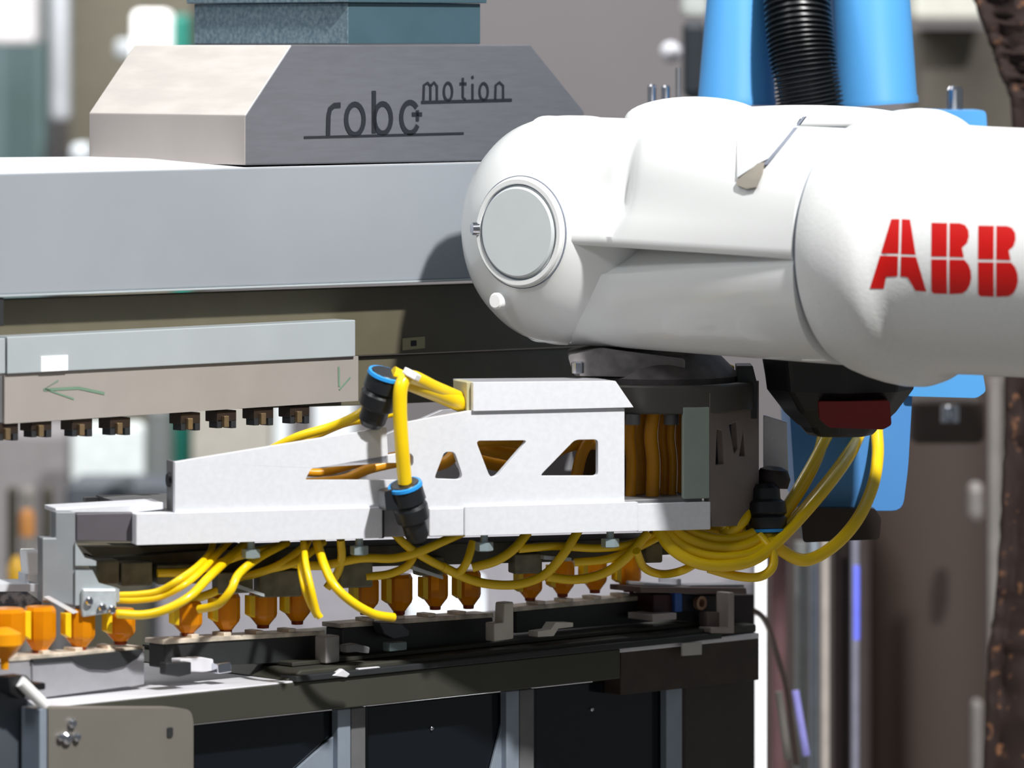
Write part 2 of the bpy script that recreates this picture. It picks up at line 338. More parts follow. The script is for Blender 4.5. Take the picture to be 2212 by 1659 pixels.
# head block with cut corners; front face carries the lettering
zr = lambda y, x: M.uv(x, y, 0)[1]
u = lambda x, y: M.uv(x, y, 0)[0]
zb = M.p(530,357).z; zt = M.p(800,97).z; zc = M.p(530,249).z
uL, uLt = u(530,300), u(629,98); uRt, uR = u(1146,97), u(1262,249)
bm = bmesh.new()
P = [(uL,zb),(uR,zb),(uR,zc),(uRt,zt),(uLt,zt),(uL,zc)]
pz = lambda p, d: M.o+M.u*p[0]+M.w*d+Vector((0,0,p[1]-M.o.z))
A = [bm.verts.new(pz(p, 0)) for p in P]; B = [bm.verts.new(pz(p, PD)) for p in P]
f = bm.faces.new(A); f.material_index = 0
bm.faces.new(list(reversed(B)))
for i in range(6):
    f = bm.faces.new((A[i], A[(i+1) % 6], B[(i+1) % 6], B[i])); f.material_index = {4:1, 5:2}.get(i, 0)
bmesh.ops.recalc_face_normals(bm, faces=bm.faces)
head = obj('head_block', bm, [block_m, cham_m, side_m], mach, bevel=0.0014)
# lettering
bm = bmesh.new(); d = -0.0008
for pts, w, c in [([(709,292),(710,250),(713,236),(722,228),(736,227)],8,False), (ell(767,258,19,33),8,True), ([(808,196),(808,288)],8,False), (ell(827,256,18,32),8,True),
                  (ell(886,254,19,33,40,330),8,False), ([(890,247),(912,247)],6,False), ([(902,238),(902,262)],6,False), ([(657,297),(1002,288)],3.5,False)]:
    ribbon(M, pts, w*1.5, d, bm, c)
for pts, c in [([(915,217),(916,184),(924,179),(930,186),(930,216)],False), ([(930,186),(938,178),(944,186),(944,216)],False), (ell(968,198,9,19),True), ([(1000,168),(1000,210),(1006,216)],False),
               ([(993,181),(1008,181)],False), ([(1021,181),(1021,216)],False), ([(1020,164),(1022,170)],False), (ell(1045,198,9,18),True), ([(1070,216),(1071,184),(1079,178),(1087,185),(1087,214)],False), ([(910,221),(1106,216)],False)]:
    ribbon(M, pts, 6.8, d, bm, c)
obj('lettering', bm, ink, head)
# mounting column (galvanised side, petrol front)
z0 = zt+0.001
uc0, uc1 = u(752,50), u(1038,50)
bm = bmesh.new(); 
wl = PD*0.98
for (a0, a1, da, db, za, zb2) in [(uc0, uc1, 0.0, wl, z0, M.p(752,6).z), (uc0-0.006, uc1+0.004, -0.006, wl+0.006, M.p(752,5).z, M.p(752,-700).z)]:
    A = [pz(q, da) for q in [(a0,za),(a1,za),(a1,zb2),(a0,zb2)]]; B = [pz(q, db) for q in [(a0,za),(a1,za),(a1,zb2),(a0,zb2)]]
    va = [bm.verts.new(q) for q in A]; vb = [bm.verts.new(q) for q in B]
    bm.faces.new(va).material_index = 1; bm.faces.new(list(reversed(vb))).material_index = 1
    for i in range(4): bm.faces.new((va[i], va[(i+1) % 4], vb[(i+1) % 4], vb[i])).material_index = 0
bmesh.ops.recalc_face_normals(bm, faces=bm.faces)
obj('mounting_column', bm, [galv, teal_m], label='petrol steel mounting column with galvanised side on top of the head block', cat='column', bevel=0.001)
# olive back panel under the beam
pan = thing('under_panel', M.p(900,860,0.05), 'olive brown metal panel below the cross beam, behind the gripper', 'panel')
obj('upper_sheet', prism(M, [(-80,650),(1420,600),(1420,741),(770,769),(-80,806)], 0.03, 0.05), olive, pan, bevel=0.001)
obj('lower_sheet', prism(M, [(-80,810),(770,771),(1420,743),(1420,832),(1010,866),(770,876),(-80,900)], 0.036, 0.05, ref=0.036), olive_d, pan, bevel=0.001)
lab = obj('sticker', prism(M, [(870,731),(918,727),(918,752),(870,757)], 0.029, 0.0305), beigelab, pan); 
obj('sticker_print', prism(M, [(888,736),(900,735),(900,747),(888,748)], 0.0285, 0.0295), ink, lab)
obj('dark_stop', prism(M, [(-60,645),(9,643),(9,704),(-60,706)], 0.0, 0.029), dark, pan, label='dark stop block', bevel=0.001)
# hanging clamp bar
bar = thing('clamp_bar', M.p(400,905,0.0), 'long grey two-step clamp bar with green pen arrows, hanging under the beam', 'bar')
up = obj('upper_step', prism(M, [(16,728),(768,691),(768,770),(16,808)], -0.004, 0.03), bar_up, bar, bevel=0.001)
lo = obj('lower_step', prism(M, [(10,809),(775,769),(775,866),(10,916)], 0.0, 0.028), bar_lo, bar, bevel=0.001)
obj('end_plate', prism(M, [(-60,733),(12,730),(12,807),(-60,811)], -0.006, 0.02), bar_up, bar, bevel=0.001, label='pale end plate')
obj('dark_end', prism(M, [(-60,815),(7,812),(7,914),(-60,918)], 0.004, 0.02), mid, bar, bevel=0.001)
s = obj('sticker', prism(M, [(89,770),(147,767),(147,800),(89,803)], -0.0052, -0.0038), whitelab, up, label='white sticker')
bm = bmesh.new(); ribbon(M, [(94,842),(170,838),(226,850)], 6, -0.0006, bm); ribbon(M, [(126,822),(97,840),(160,862)], 3.5, -0.0006, bm); obj('pen_arrow', bm, green_ink, lo)
bm = bmesh.new(); ribbon(M, [(732,792),(733,835)], 5, -0.0006, bm); ribbon(M, [(757,815),(733,842)], 4, -0.0006, bm); obj('pen_arrow', bm, green_ink, lo)
# clamps below the bar
def clamp(x, y, w, h, label):
    t = thing('clamp', M.p(x, y+h, 0.01), label, 'clamp', 'dark clamps under the hanging bar')
    bm = pbox(M, x-w/2, y, x+w/2, y+h*0.62, 0.004, 0.024); obj('clamp_body', bm, mat('bronze_dark', (70,58,50), 0.35, 0.5), t, bevel=0.0008)
    for dx in (-0.36, 0.36):
        obj('jaw', pbox(M, x+w*(dx-0.13), y+h*0.5, x+w*(dx+0.13), y+h, 0.004, 0.018), dark, t, bevel=0.0006)
    obj('centre_pin', pbox(M, x-w*0.12, y+h*0.3, x+w*0.12, y+h*0.95, -0.001, 0.004), mat('bronze_light', (150,128,96), 0.3, 0.6), t, bevel=0.0006)
od = ['first', 'second', 'third', 'fourth']
for i, (x, y) in enumerate([(18,914),(90,907),(178,905),(260,902)]): clamp(x, y, 44, 38, 'dark clamp under the grey bar, %s from left in the left group' % od[i])
for i, (x, y) in enumerate([(412,892),(490,887),(570,881),(648,877)]): clamp(x, y, 42, 38, 'dark clamp under the grey bar, %s from left in the right group' % od[i])

# ================================================================== ROBOT
A_ = math.radians(-38)
ua = Vector((math.cos(A_), math.sin(A_), -0.019)).normalized()      # along the arm, left to right
na = Vector((math.sin(A_), -math.cos(A_), 0)); na = Vector((-math.sin(math.radians(38)), -math.cos(math.radians(38)), 0))   # out of the wrist side, to the camera
va = na.cross(ua)*-1
if va.z < 0: va = -va
WC = pt(1228, 497, 0.0)
def AL(s, v, t): return WC+ua*(s*U)+va*(v*U)+na*(t*U)
rob = thing('industrial_robot', (pt(1800,1100,0.5).x, 0.5, 0.0), 'white robot forearm and wrist on blue arm links, red ABB letters', 'robot')
# wrist hub (turned shape about the wrist axis)
prof = [(-150,180),(-120,236),(-60,247),(0,248),(30,247),(62,240),(88,226),(112,205),(134,178),(150,150),(160,128),(164,121),(170,118)]
hub = obj('wrist_hub', lathe(WC, na, [(s*U, r*U) for s, r in prof], 96), white, rob, smooth=True, sharp=30)
obj('cap_ring', lathe(WC, na, [(s*U, r*U) for s, r in [(165,116),(175,116),(178,113),(178,104),(172,102)]], 72), white, rob, smooth=True, sharp=30)
obj('cap_groove', lathe(WC, na, [(s*U, r*U) for s, r in [(168,106),(174,106),(174,100),(168,100)]], 72), groove, rob, smooth=True)
obj('wrist_cap', lathe(WC, na, [(s*U, r*U) for s, r in [(168,97),(179,97),(182,93),(182.5,40),(182.5,1)]], 72), white_face, rob, smooth=True, sharp=30, label='pale round cap')
obj('outer_groove', lathe(WC, na, [(s*U, r*U) for s, r in [(160,121),(168,121),(168,117),(160,117)]], 72), groove, rob, smooth=True)
# wrist body: loft along the arm
def sst(x): x = max(0, min(1, x)); return x*x*(3-2*x)
def body():
    bm = bmesh.new(); rings = []
    for s in [-60,0,60,95,104,112,135,160,190,205,215,225,232,240,248,256,270,285,300,340,390,440,500,560,620,680,720,750,764]:
        k = max(0, min(1, (s-190)/574))
        Tf = 118+126*k**0.85; tl = 0 if s < 104 else 158+4*sst((s-104)/86)+88*k; tl = max(tl, Tf+4); tl = min(tl, 250)
        h = 246-6*k; hb = 246+4*k; hg = 52*(1-k)+8; led = -20; back = 150+90*k; n = 16
        ring = []; hol = 20*math.exp(-((s-238)/26)**2)
        for i in range(n+1):
            a = math.pi/2*i/n; t, v = math.sin(a)**(2/2.7)*Tf, (math.cos(a)**(2/2.7)*h if i < n else 0)
            ring.append((t+(tl-Tf)*max(0, 1-v/120)**2-hol*math.sin(a)*min(1, v/60), v))
        ring += [(tl, led+6), (tl-3, led), (tl-6, led-2), (Tf-84*(1-k)-4, led-5), (Tf-1, led-4-hg), (Tf, led-8-hg)]
        z0 = led-8-hg
        for i in range(1, n+1):
            a = math.pi/2*i/n; ring.append((math.cos(a)**(2/2.6)*Tf, z0-math.sin(a)**(2/2.2)*(hb+z0)))
        for i in range(1, n+1):
            a = math.pi/2*i/n; ring.append((-math.sin(a)**(2/2.4)*back, -math.cos(a)**(2/2.4)*hb))
        for i in range(1, n):
            a = math.pi/2*i/n; ring.append((-math.cos(a)**(2/2.4)*back, math.sin(a)**(2/2.4)*h))
        rings.append([bm.verts.new(AL(s, v, t)) for t, v in ring])
    n = len(rings[0])
    for a, b in zip(rings, rings[1:]):
        for k in range(n): bm.faces.new((a[k], a[(k+1) % n], b[(k+1) % n], b[k]))
    bm.faces.new(rings[0]); bm.faces.new(list(reversed(rings[-1])))
    bmesh.ops.recalc_face_normals(bm, faces=bm.faces)
    return bm
from mathutils.bvhtree import BVHTree
BT = body(); BVH = BVHTree.FromBMesh(BT); BT.free()
obj('wrist_body', body(), white, rob, smooth=True, sharp=38)
# seam ring and forearm
obj('seam_ring', lathe(AL(764,0,0), ua, [(s*U, r*U) for s, r in [(0,244),(9,244),(9,1)]], 96), groove, rob, smooth=True)
fp = [(0,240),(1,250),(6,257),(28,267),(60,276),(95,283),(130,287),(158,286),(176,280),(192,269),(206,261),(225,256),(290,254),(400,253),(900,249),(1500,245)]
FA = AL(772,0,0)
obj('forearm', lathe(FA, ua, [(s*U, r*U) for s, r in fp], 128), white_cast, rob, smooth=True, sharp=30)
# top dome behind the wrist
def dome(c, rx, ry, rz, m, name, label=None, parent=rob):
    bm = bmesh.new(); bmesh.ops.create_uvsphere(bm, u_segments=40, v_segments=20, radius=1)
    for v in bm.verts: v.co = c+Vector((v.co.x*rx*U, v.co.y*ry*U, v.co.z*rz*U))
    return obj(name, bm, m, parent, smooth=True, sharp=60, label=label)
dome(pt(1500,258,0.03), 152, 120, 50, white, 'motor_cover')
dome(pt(1735,262,0.06), 250, 100, 36, white, 'rear_cover')
# letters on the forearm
def on_cyl(px, py, lift=0.6):
    c = Vector((0,-DC,CH)); r = (pt(px,py,0)-c).normalized()
    best = None; o = c-FA
    R = 262*U
    for _ in range(4):
        dd = r-ua*r.dot(ua); oo = o-ua*o.dot(ua)
        a = dd.dot(dd); b = 2*dd.dot(oo); cc = oo.dot(oo)-R*R
        t = (-b-math.sqrt(max(0, b*b-4*a*cc)))/(2*a); q = c+r*t
        s = (q-FA).dot(ua)/U
        for (s0, r0), (s1, r1) in zip(fp, fp[1:]):
            if s0 <= s <= s1: R = (r0+(r1-r0)*(s-s0)/(s1-s0))*U+lift*U
    return q
def patch(poly, bm, proj, step=9):
    P2 = [Vector((x, y, 0)) for x, y in poly]
    b2 = bmesh.new(); vs = [b2.verts.new(p) for p in P2]; b2.faces.new(vs)
    xs = [p.x for p in P2]; ys = [p.y for p in P2]
    y = min(ys)+step
    while y < max(ys):
        bmesh.ops.bisect_plane(b2, geom=b2.verts[:]+b2.edges[:]+b2.faces[:], plane_co=(0, y, 0), plane_no=(0, 1, 0)); y += step
    x = min(xs)+step*2
    while x < max(xs):
        bmesh.ops.bisect_plane(b2, geom=b2.verts[:]+b2.edges[:]+b2.faces[:], plane_co=(x, 0, 0), plane_no=(1, 0, 0)); x += step*2
    bmesh.ops.triangulate(b2, faces=b2.faces[:])
    m = {v: bm.verts.new(proj(v.co.x, v.co.y)) for v in b2.verts}
    for f in b2.faces: bm.faces.new([m[v] for v in f.verts])
    b2.free()
def letter_piece(polys, name='letter'):
    bm = bmesh.new()
    for p in polys: patch(p, bm, on_cyl)
    bmesh.ops.recalc_face_normals(bm, faces=bm.faces)
    c = FA
    for f in bm.faces:
        if f.normal.dot(f.calc_center_median()-(FA+ua*(f.calc_center_median()-FA).dot(ua))) < 0: f.normal_flip()
    return obj(name, bm, red, rob, smooth=True, label='red letter %s' % name[-1].upper() if False else None)
# A (four fields split by a thin cross), then two Bs
letter_piece([[(1925,473),(1943,473),(1941,548),(1903,547)], [(1948,473),(1966,474),(1978,550),(1946,549)],
              [(1901,552),(1940,553),(1939,597),(1914,598),(1909,624),(1879,623)],
              [(1946,554),(1979,555),(2001,630),(1977,628),(1966,608),(1960,599),(1945,597)]])
def B(x0, y0, x1, yb, sk):
    vx = x0+(x1-x0)*0.42; hy = (y0+yb)/2-1
    w = x1-x0
    upL = [(x0,y0),(vx-2,y0+0.6),(vx-2.5,hy-2.5),(x0-0.5,hy-3)]
    upR = [(vx+3,y0+0.6),(x1-24,y0+1),(x1-13,y0+5),(x1-6,y0+16),(x1-5,y0+30),(x1-9,y0+44),(x1-20,y0+54),(x1-16,hy-1),(vx+2.5,hy-2)]
    loL = [(x0-0.5,hy+3),(vx-2.5,hy+3.5),(vx-2.5,yb),(x0+4,yb-1),(x0,yb-6)]
    loR = [(vx+2.5,hy+3.5),(x1-15,hy+4),(x1-6,hy+14),(x1-1,hy+28),(x1,hy+44),(x1-3,yb-20),(x1-10,yb-8),(x1-20,yb-1),(vx+2.5,yb+0.5)]
    return [upL, upR, loL, loR]
def on_body(lift):
    def f(px, py):
        c = Vector((0,-DC,CH)); r = (pt(px,py,0)-c).normalized(); q = BVH.ray_cast(c, r)[0]
        return (q or pt(px, py, -0.1))-r*lift
    return f
def skin(poly, name, m, lift, label=None, bev=0):
    bm = bmesh.new(); patch(poly, bm, on_body(lift), 6)
    bmesh.ops.recalc_face_normals(bm, faces=bm.faces)
    g = bmesh.ops.extrude_face_region(bm, geom=bm.faces[:]); d_ = Vector((0.25,0.97,0))*(lift+0.002)
    for v in g['geom']:
        if isinstance(v, bmesh.types.BMVert): v.co += d_
    bmesh.ops.recalc_face_normals(bm, faces=bm.faces)
    return obj(name, bm, m, rob, label=label)
letter_piece(B(2012,481,2098,635,0)); letter_piece(B(2113,487,2199,641,0))
# surface patches and small fittings of the wrist
skin([(1592,262),(1728,256),(1700,300),(1668,338),(1640,352),(1592,384)], 'side_facet', mat('pale_grey_facet', (214,217,220), 0.4), 0.004)  # pale grey patch laid over the white body
skin([(1590,392),(1600,382),(1638,352),(1652,350),(1646,376),(1634,404),(1612,408),(1592,400)], 'pocket_shade', mat('taupe_shade', (150,144,134), 0.5), 0.005, 'painted taupe pocket shade')  # dark inside of the pocket painted as a taupe patch
skin([(1734,252),(1740,252),(1700,304),(1656,356),(1648,356),(1690,306)], 'crease_shade', groove, 0.005, 'painted crease shade')  # shade of the crease painted as a thin grey strip
obj('screw_plug', lathe(AL(-60,-150,150)+na*(10*U), na, [(-30*U,18*U),(14*U,18*U),(18*U,14*U),(18*U,1e-4)], 20), whitelab, rob, smooth=True, label='small white plug')
obj('side_screw', lathe(pt(1026,494,-0.035), (-1,-0.2,0), [(-8*U,15*U),(6*U,14*U),(9*U,9*U),(9*U,1e-4)], 16), chrome, rob, smooth=True)
# tool flange under the wrist
fc = pt(1430, 850, 0.0)
obj('tool_flange', lathe(fc, (0,0,1), [(-4*U,150*U),(6*U,160*U),(40*U,166*U),(60*U,150*U),(90*U,120*U),(130*U,110*U)], 64), mat('dark_cast_flange', (96,92,92), 0.5, 0.3, 0.2, 60, 0.3), rob, smooth=True, sharp=30)
# black underside cover with dark red label
cc = pt(1815, 800, -0.02)
cov = obj('underside_cover', lathe(cc, (0,0,-1), [(-60*U,176*U),(10*U,164*U),(40*U,160*U),(82*U,128*U),(120*U,88*U),(140*U,72*U),(143*U,1e-4)], 8), blackm, rob, bevel=0.005)
obj('red_label', prism(FLAT(cc.y-0.0795), rnd([(1768,868),(1922,866),(1926,918),(1908,928),(1792,924),(1772,908)], 6), -0.004, 0.03), darkred, rob, bevel=0.001, label='dark red label')
# blue links, hose, blue base
def link(xt0, xt1, xb0, xb1, ytop, ybot, Y, name='arm_link'):
    a = pt((xt0+xt1)/2, ytop, Y); b = pt((xb0+xb1)/2, ybot, Y); k = (DC+Y)/FPX
    ax = a-b; L = ax.length
    return obj(name, lathe(b, ax, [(0,(xb1-xb0)/2*k*1.03),(0.006,(xb1-xb0)/2*k*1.03),(0.010,(xb1-xb0)/2*k),(L,(xt1-xt0)/2*k)], 48), blue, rob, smooth=True, sharp=30)
link(1560,1648,1508,1674,-400,226,0.38); link(1771,1938,1806,1982,-400,226,0.38)
P = cr([pt(1716,-380,0.36), pt(1716,-200,0.35), pt(1718,-60,0.33), pt(1726,60,0.31), pt(1738,150,0.30), pt(1752,235,0.30), pt(1756,330,0.30)], 30)
rs = [(70+6*(1 if i % 3 == 0 else (-1 if i % 3 == 1 else 0)))*U*1.02 for i in range(len(P))]
P2 = []; RS = []
for i in range(0, 232):
    t = i/231*(len(P)-1); j = min(int(t), len(P)-2); P2.append(P[j].lerp(P[j+1], t-j)); RS.append((70+(7 if i % 4 in (0, 1) else -3))*U)
obj('corrugated_hose', tube(P2, RS, 32), black, rob, smooth=True, sharp=60)
obj('link_bracket', prism(FLAT(0.42), rnd([(1985,238),(2130,238),(2134,300),(1985,300)], 12), 0, 0.1), blue, rob, bevel=0.006)
obj('chrome_pin', lathe(pt(2062,240,0.46), (0,0,1), [(0,20*U),(50*U,20*U),(58*U,14*U)], 24), chrome, rob, smooth=True)
for x, y in ((1408,182),(1438,184)):
    obj('brass_pin', lathe(pt(x,250,0.40), (0,0,1), [(0,10*U),((250-y)*U,10*U),((254-y)*U,7*U)], 16), chrome, rob, smooth=True)
obj('thin_pin', lathe(pt(1465,240,0.40), (0,0,1), [(0,6*U),(100*U,6*U)], 12), mid, rob, smooth=True)
obj('blue_base', prism(FLAT(0.13), rnd([(1702,830),(1975,780),(1962,1010),(1950,1104),(1720,1104)], 24), 0, 0.22), mat('blue_base_paint', (78,140,206), 0.45, var=0.05, scale=5), rob, bevel=0.02, seg=4)
obj('blue_bracket', prism(FLAT(0.12), rnd([(1960,790),(2122,800),(2130,846),(2110,860),(1960,856)], 8), 0, 0.12), blue, rob, bevel=0.006)
obj('base_plate', prism(FLAT(0.11), rnd([(1728,1098),(1890,1098),(1904,1120),(1900,1165),(1735,1172)], 8), 0, 0.2), dark2, rob, bevel=0.004)

# ================================================================== GRIPPER
grip = thing('gripper', G.p(900,1175,0.08), 'aluminium gripper frame with triangular cut-outs bolted under the white wrist', 'gripper')
GD = 0.24
tri1 = rnd([(659,1037),(672,1012),(880,976),(893,984),(893,1004),(884,1012),(884,1037)], 6)
tri2 = rnd([(938,1034),(960,976),(982,976),(999,1026),(994,1036)], 8)
tri3 = rnd([(1028,952),(1140,951),(1072,1030),(1058,1030)], 10)
tri4 = rnd([(1166,1028),(1242,950),(1292,949),(1292,1028)], 9)
notch = [(1349,1090),(378,1112),(378,998),(835,923),(839,1000),(862,1000),(864,914),(1022,886),(1349,882)]
sp = obj('side_plate', prism(G, notch, 0, 0.008, holes=[tri1, tri2, tri3, tri4]), alu, grip, bevel=0.0007)
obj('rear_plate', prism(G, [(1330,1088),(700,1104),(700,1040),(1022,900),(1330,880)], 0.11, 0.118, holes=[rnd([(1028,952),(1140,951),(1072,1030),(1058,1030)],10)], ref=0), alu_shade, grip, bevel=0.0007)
obj('end_plate', prism(G, [(379,998),(379,1112),(386,1112),(386,998)], 0.0085, 0.036, ref=0), mid, grip, bevel=0.0007)
hc = G.l2w(G.uv(379,1040)[0], G.uv(379,1040)[1], 0.022)
obj('hole_disc', lathe(hc, -G.u, [(-0.002,0.008),(0.003,0.007),(0.003,0.001)], 20), blackm, grip, smooth=True)  # black disc painting in the dark inside of a hole
obj('raised_cover', prism(G, [(1022,826),(1330,823),(1369,880),(1022,888)], -0.004, 0.004), alu, grip, bevel=0.0007)
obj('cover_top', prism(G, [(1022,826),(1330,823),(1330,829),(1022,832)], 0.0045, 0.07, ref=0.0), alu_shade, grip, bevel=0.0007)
obj('angle_lug', prism(G, [(1008,826),(1022,824),(1022,886),(1008,889)], 0.004, 0.05), beigelab, grip, bevel=0.0007)
# base profile
def gbox(x0, x1, yt, yb, d0, d1, m, name, parent=grip, bev=0.0012, label=None, ref=0):
    # edges follow the gripper's own horizontal lines, given at x0
    u0, v0 = G.uv(x0, yb, ref); _, v1 = G.uv(x0, yt, ref); u1, _ = G.uv(x1, yb, ref)
    bm = bmesh.new(); poly2(bm, G, [(u0, v0), (u1, v0), (u1, v1), (u0, v1)], [], d0, d1)
    return obj(name, bm, m, parent, bevel=bev, label=label)
gbox(292, 824, 1110, 1177, -0.004, 0.02, alu, 'base_rail')
gbox(1001, 1376, 1094, 1157, -0.004, 0.02, alu, 'base_rail')
gbox(1376, 1534, 1088, 1148, -0.002, 0.02, alu, 'base_rail')
gbox(926, 1001, 1098, 1159, -0.002, 0.02, alu, 'base_rail')
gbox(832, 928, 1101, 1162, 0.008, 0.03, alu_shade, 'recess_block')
gbox(820, 833, 1102, 1164, 0.004, 0.0199, dark, 'dark_slot')
gbox(1350, 1520, 1080, 1098, 0.004, GD, mid, 'base_deck')
gbox(330, 1340, 1108, 1122, 0.021, GD, mid, 'base_deck')
gbox(330, 1500, 1162, 1174, 0.021, GD, dark, 'under_plate')
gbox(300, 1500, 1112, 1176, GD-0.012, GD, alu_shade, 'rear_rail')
# left end: recessed end, its shade put into the dark colour, with bright top flange
obj('end_recess', prism(G, [(165,1110),(291,1108),(291,1170),(165,1168)], 0.012, 0.05), mat('shaded_mauve_metal', (92,88,94), 0.5, 0.2, 0.04), grip, bevel=0.0012)
obj('top_flange', prism(G, [(120,1098),(354,1085),(354,1100),(292,1107),(120,1108)], 0.02, 0.07), alu, grip, bevel=0.001)
tb_m = mat('grey_bracket', (140,144,148), 0.5, 0.2, 0.04)
tb_ = obj('tip_bracket', prism(G, [(120,1106),(163,1106),(163,1308),(92,1302),(92,1162),(120,1162)], -0.002, 0.02), tb_m, grip, bevel=0.0012)
obj('hook_arm', prism(G, [(163,1172),(184,1206),(208,1212),(208,1222),(163,1222)], -0.006, 0.015), mat('pale_bracket', (168,176,180), 0.5, 0.2), tb_)
obj('wedge_arm', prism(G, [(163,1232),(200,1232),(214,1260),(258,1272),(258,1300),(163,1308)], -0.006, 0.015), tb_m.copy() if False else MATS['pale_bracket'], tb_)
obj('slanted_strip', prism(G, [(96,1290),(108,1288),(170,1322),(158,1326)], -0.010, -0.0055), alu, tb_)
obj('tip_clamp', prism(G, [(178,1272),(252,1272),(252,1322),(178,1334)], -0.012, 0.02), mat('bright_clamp', (190,198,202), 0.4, 0.3, 0.15, 90), grip, bevel=0.002)
for x, y in ((192,1298),(220,1312),(241,1316)):
    obj('clamp_screw', lathe(G.p(x,y,-0.012), -G.w, [(0,9*U),(0.004,9*U),(0.006,6*U),(0.006,1e-4)], 14), chrome, grip, smooth=True)
obj('under_ledge', prism(G, [(176,1180),(292,1180),(520,1174),(520,1196),(206,1206)], 0.10, 0.14), olive_d, grip, bevel=0.001)
# manifold and valve blocks underneath
gm = mat('olive_valve', (112,110,92), 0.5, 0.1, 0.25, 60)
obj('manifold', prism(G, [(205,1206),(450,1188),(1480,1160),(1480,1196),(1200,1214),(640,1228),(240,1262)], 0.085, 0.15), mat('dark_manifold', (84,82,72), 0.5, 0.1, 0.3, 40), grip, bevel=0.001)
for (x0,y0,x1,y1) in [(208,1210,258,1262),(262,1214,330,1266),(560,1232,652,1290),(736,1212,806,1270),(1112,1196,1172,1240),(470,1236,548,1282),(905,1204,960,1244),(1395,1172,1432,1216),(340,1220,440,1262)]:
    obj('valve_block', pbox(G, x0, y0, x1, y1, 0.06, 0.084), gm, grip, bevel=0.002)
for (xa,ya,xb,yb) in [(514,1262,572,1290),(892,1222,958,1252),(1175,1200,1235,1212)]:
    obj('link_strip', prism(G, [(xa,ya),(xb,yb-7),(xb,yb),(xa,ya+9)], 0.045, 0.058), bar_up, grip, bevel=0.0008)
for x, y in ((542,1177),(776,1170),(1046,1162),(1318,1154)):
    b0 = G.p(x, y, 0.012)
    bt = obj('rail_bolt', lathe(b0, (0,0,-1), [(-0.004,8*U),(0.004,8*U),(0.0045,19*U),(0.013,19*U),(0.014,15*U)], 6), mat('zinc_bolt', (170,188,194), 0.35, 0.5), grip)
# wrist adapter, right end
obj('adapter_drum', lathe(pt(1435,882,-0.0), (0,0,1), [(0,196*U),(4*U,200*U),(56*U,200*U),(60*U,196*U)], 64), mat('adapter_dark', (82,80,76), 0.45, 0.25, 0.05), grip, smooth=True, sharp=30)
obj('top_clamp_plate', prism(FLAT(-0.07), rnd([(1226,768),(1300,752),(1480,775),(1480,816),(1240,812)], 8), 0, 0.12), mat('scratched_plate', (128,124,124), 0.45, 0.3, 0.25, 50, 0.3), grip, bevel=0.003)
obj('socket_screw', lathe(pt(1248,806,-0.08), (0,0,1), [(0,14*U),(22*U,14*U),(25*U,10*U)], 18), chrome, grip, smooth=True)
gbox(1476, 1532, 880, 1078, -0.001, 0.006, greeng, 'cover_plate')
R2 = Plane(52, 1532, G.p(1532,1000).y)
obj('right_plate', prism(R2, [(1533,848),(1640,822),(1640,1110),(1618,1135),(1540,1138),(1533,1080)], 0, 0.008,
    holes=[[(1546,1004),(1549,928),(1560,930),(1564,1002)], [(1575,918),(1591,912),(1594,968),(1586,980)], [(1597,985),(1606,930),(1610,985)]]), mat('shaded_plate', (132,122,118), 0.45, 0.2, 0.05), grip, bevel=0.0008)  # the arm's shade is put into the plate's colour
obj('hole_darkener', prism(R2, [(1536,842),(1636,822),(1636,1100),(1540,1120)], 0.03, 0.034), dark, grip)  # dark sheet added so the plate's holes look dark inside
obj('inner_back_plate', pbox(G, 1350, 880, 1480, 1086, 0.14, 0.148, ref=0), mat('inner_brown', (110,82,44), 0.5), grip, bevel=0.0006)
obj('rear_light_plate', prism(FLAT(0.03), [(1649,896),(1700,912),(1704,1036),(1649,1030)], 0, 0.008), alu, grip, bevel=0.001, label='pale rear plate')
obj('rear_knob', lathe(pt(1668,1052,0.0), (0.1,0,1), [(0,34*U),(20*U,38*U),(38*U,30*U),(44*U,16*U)], 18), dark2, grip, smooth=True)
for x in (1367, 1450):
    obj('screw_head', lathe(G.p(x,905,0.03), (0,0,1), [(-12*U,16*U),(10*U,16*U),(12*U,12*U)], 16), mid, grip, smooth=True)
obj('corner_plate', prism(FLAT(-0.03), [(1548,838),(1592,830),(1592,790),(1626,790),(1636,830),(1636,905),(1548,905)], 0, 0.05), dark, grip, bevel=0.001)

# ================================================================== CABLES
CT = 0
def cable(P, r, label, m=yellow, conns=(), ring=None, group='yellow cables of the gripper'):
    pts = cr([G.p(*p) for p in P], 8)
    bm = tube(pts, r*U, 12)
    if not conns: return obj('cable', bm, m, smooth=True, sharp=60, label=label, cat='cable', group=group)
    t = thing('cable', pts[-1], label, 'cable', group); obj('sheath', bm, m, t, smooth=True, sharp=60)
    for c in conns: c(t)
    return t
def connector(parent, a, b, r, da=0.0, name='connector'):
    A = G.p(*a); B = G.p(*b); L = (B-A).length; k = r*U
    c = obj(name, lathe(A, B-A, [(-0.0012,k*0.5),(-0.0012,k*0.78),(0.0,k*0.86),(0.003,k*0.95),(L*0.3,k),(L*0.34,k*0.88),(L*0.4,k*1.0),(L*0.62,k*0.95),(L*0.68,k*0.72),(L*0.9,k*0.7),(L,k*0.5)], 14), black, parent, smooth=True, sharp=30)
    obj('seal_ring', lathe(A, B-A, [(-0.0004,k*0.8),(0.0,k*0.97),(0.0032,k*1.0),(0.0036,k*0.85)], 24), bluering, c, smooth=True, sharp=30, label='blue seal ring')
    return c
def elbow(t):
    c = connector(t, (874,1046,-0.035), (904,1166,-0.02), 37)
    obj('elbow_block', prism(G, rnd([(830,1062),(866,1052),(874,1100),(834,1104)], 6), -0.04, -0.015), black, c, bevel=0.003)
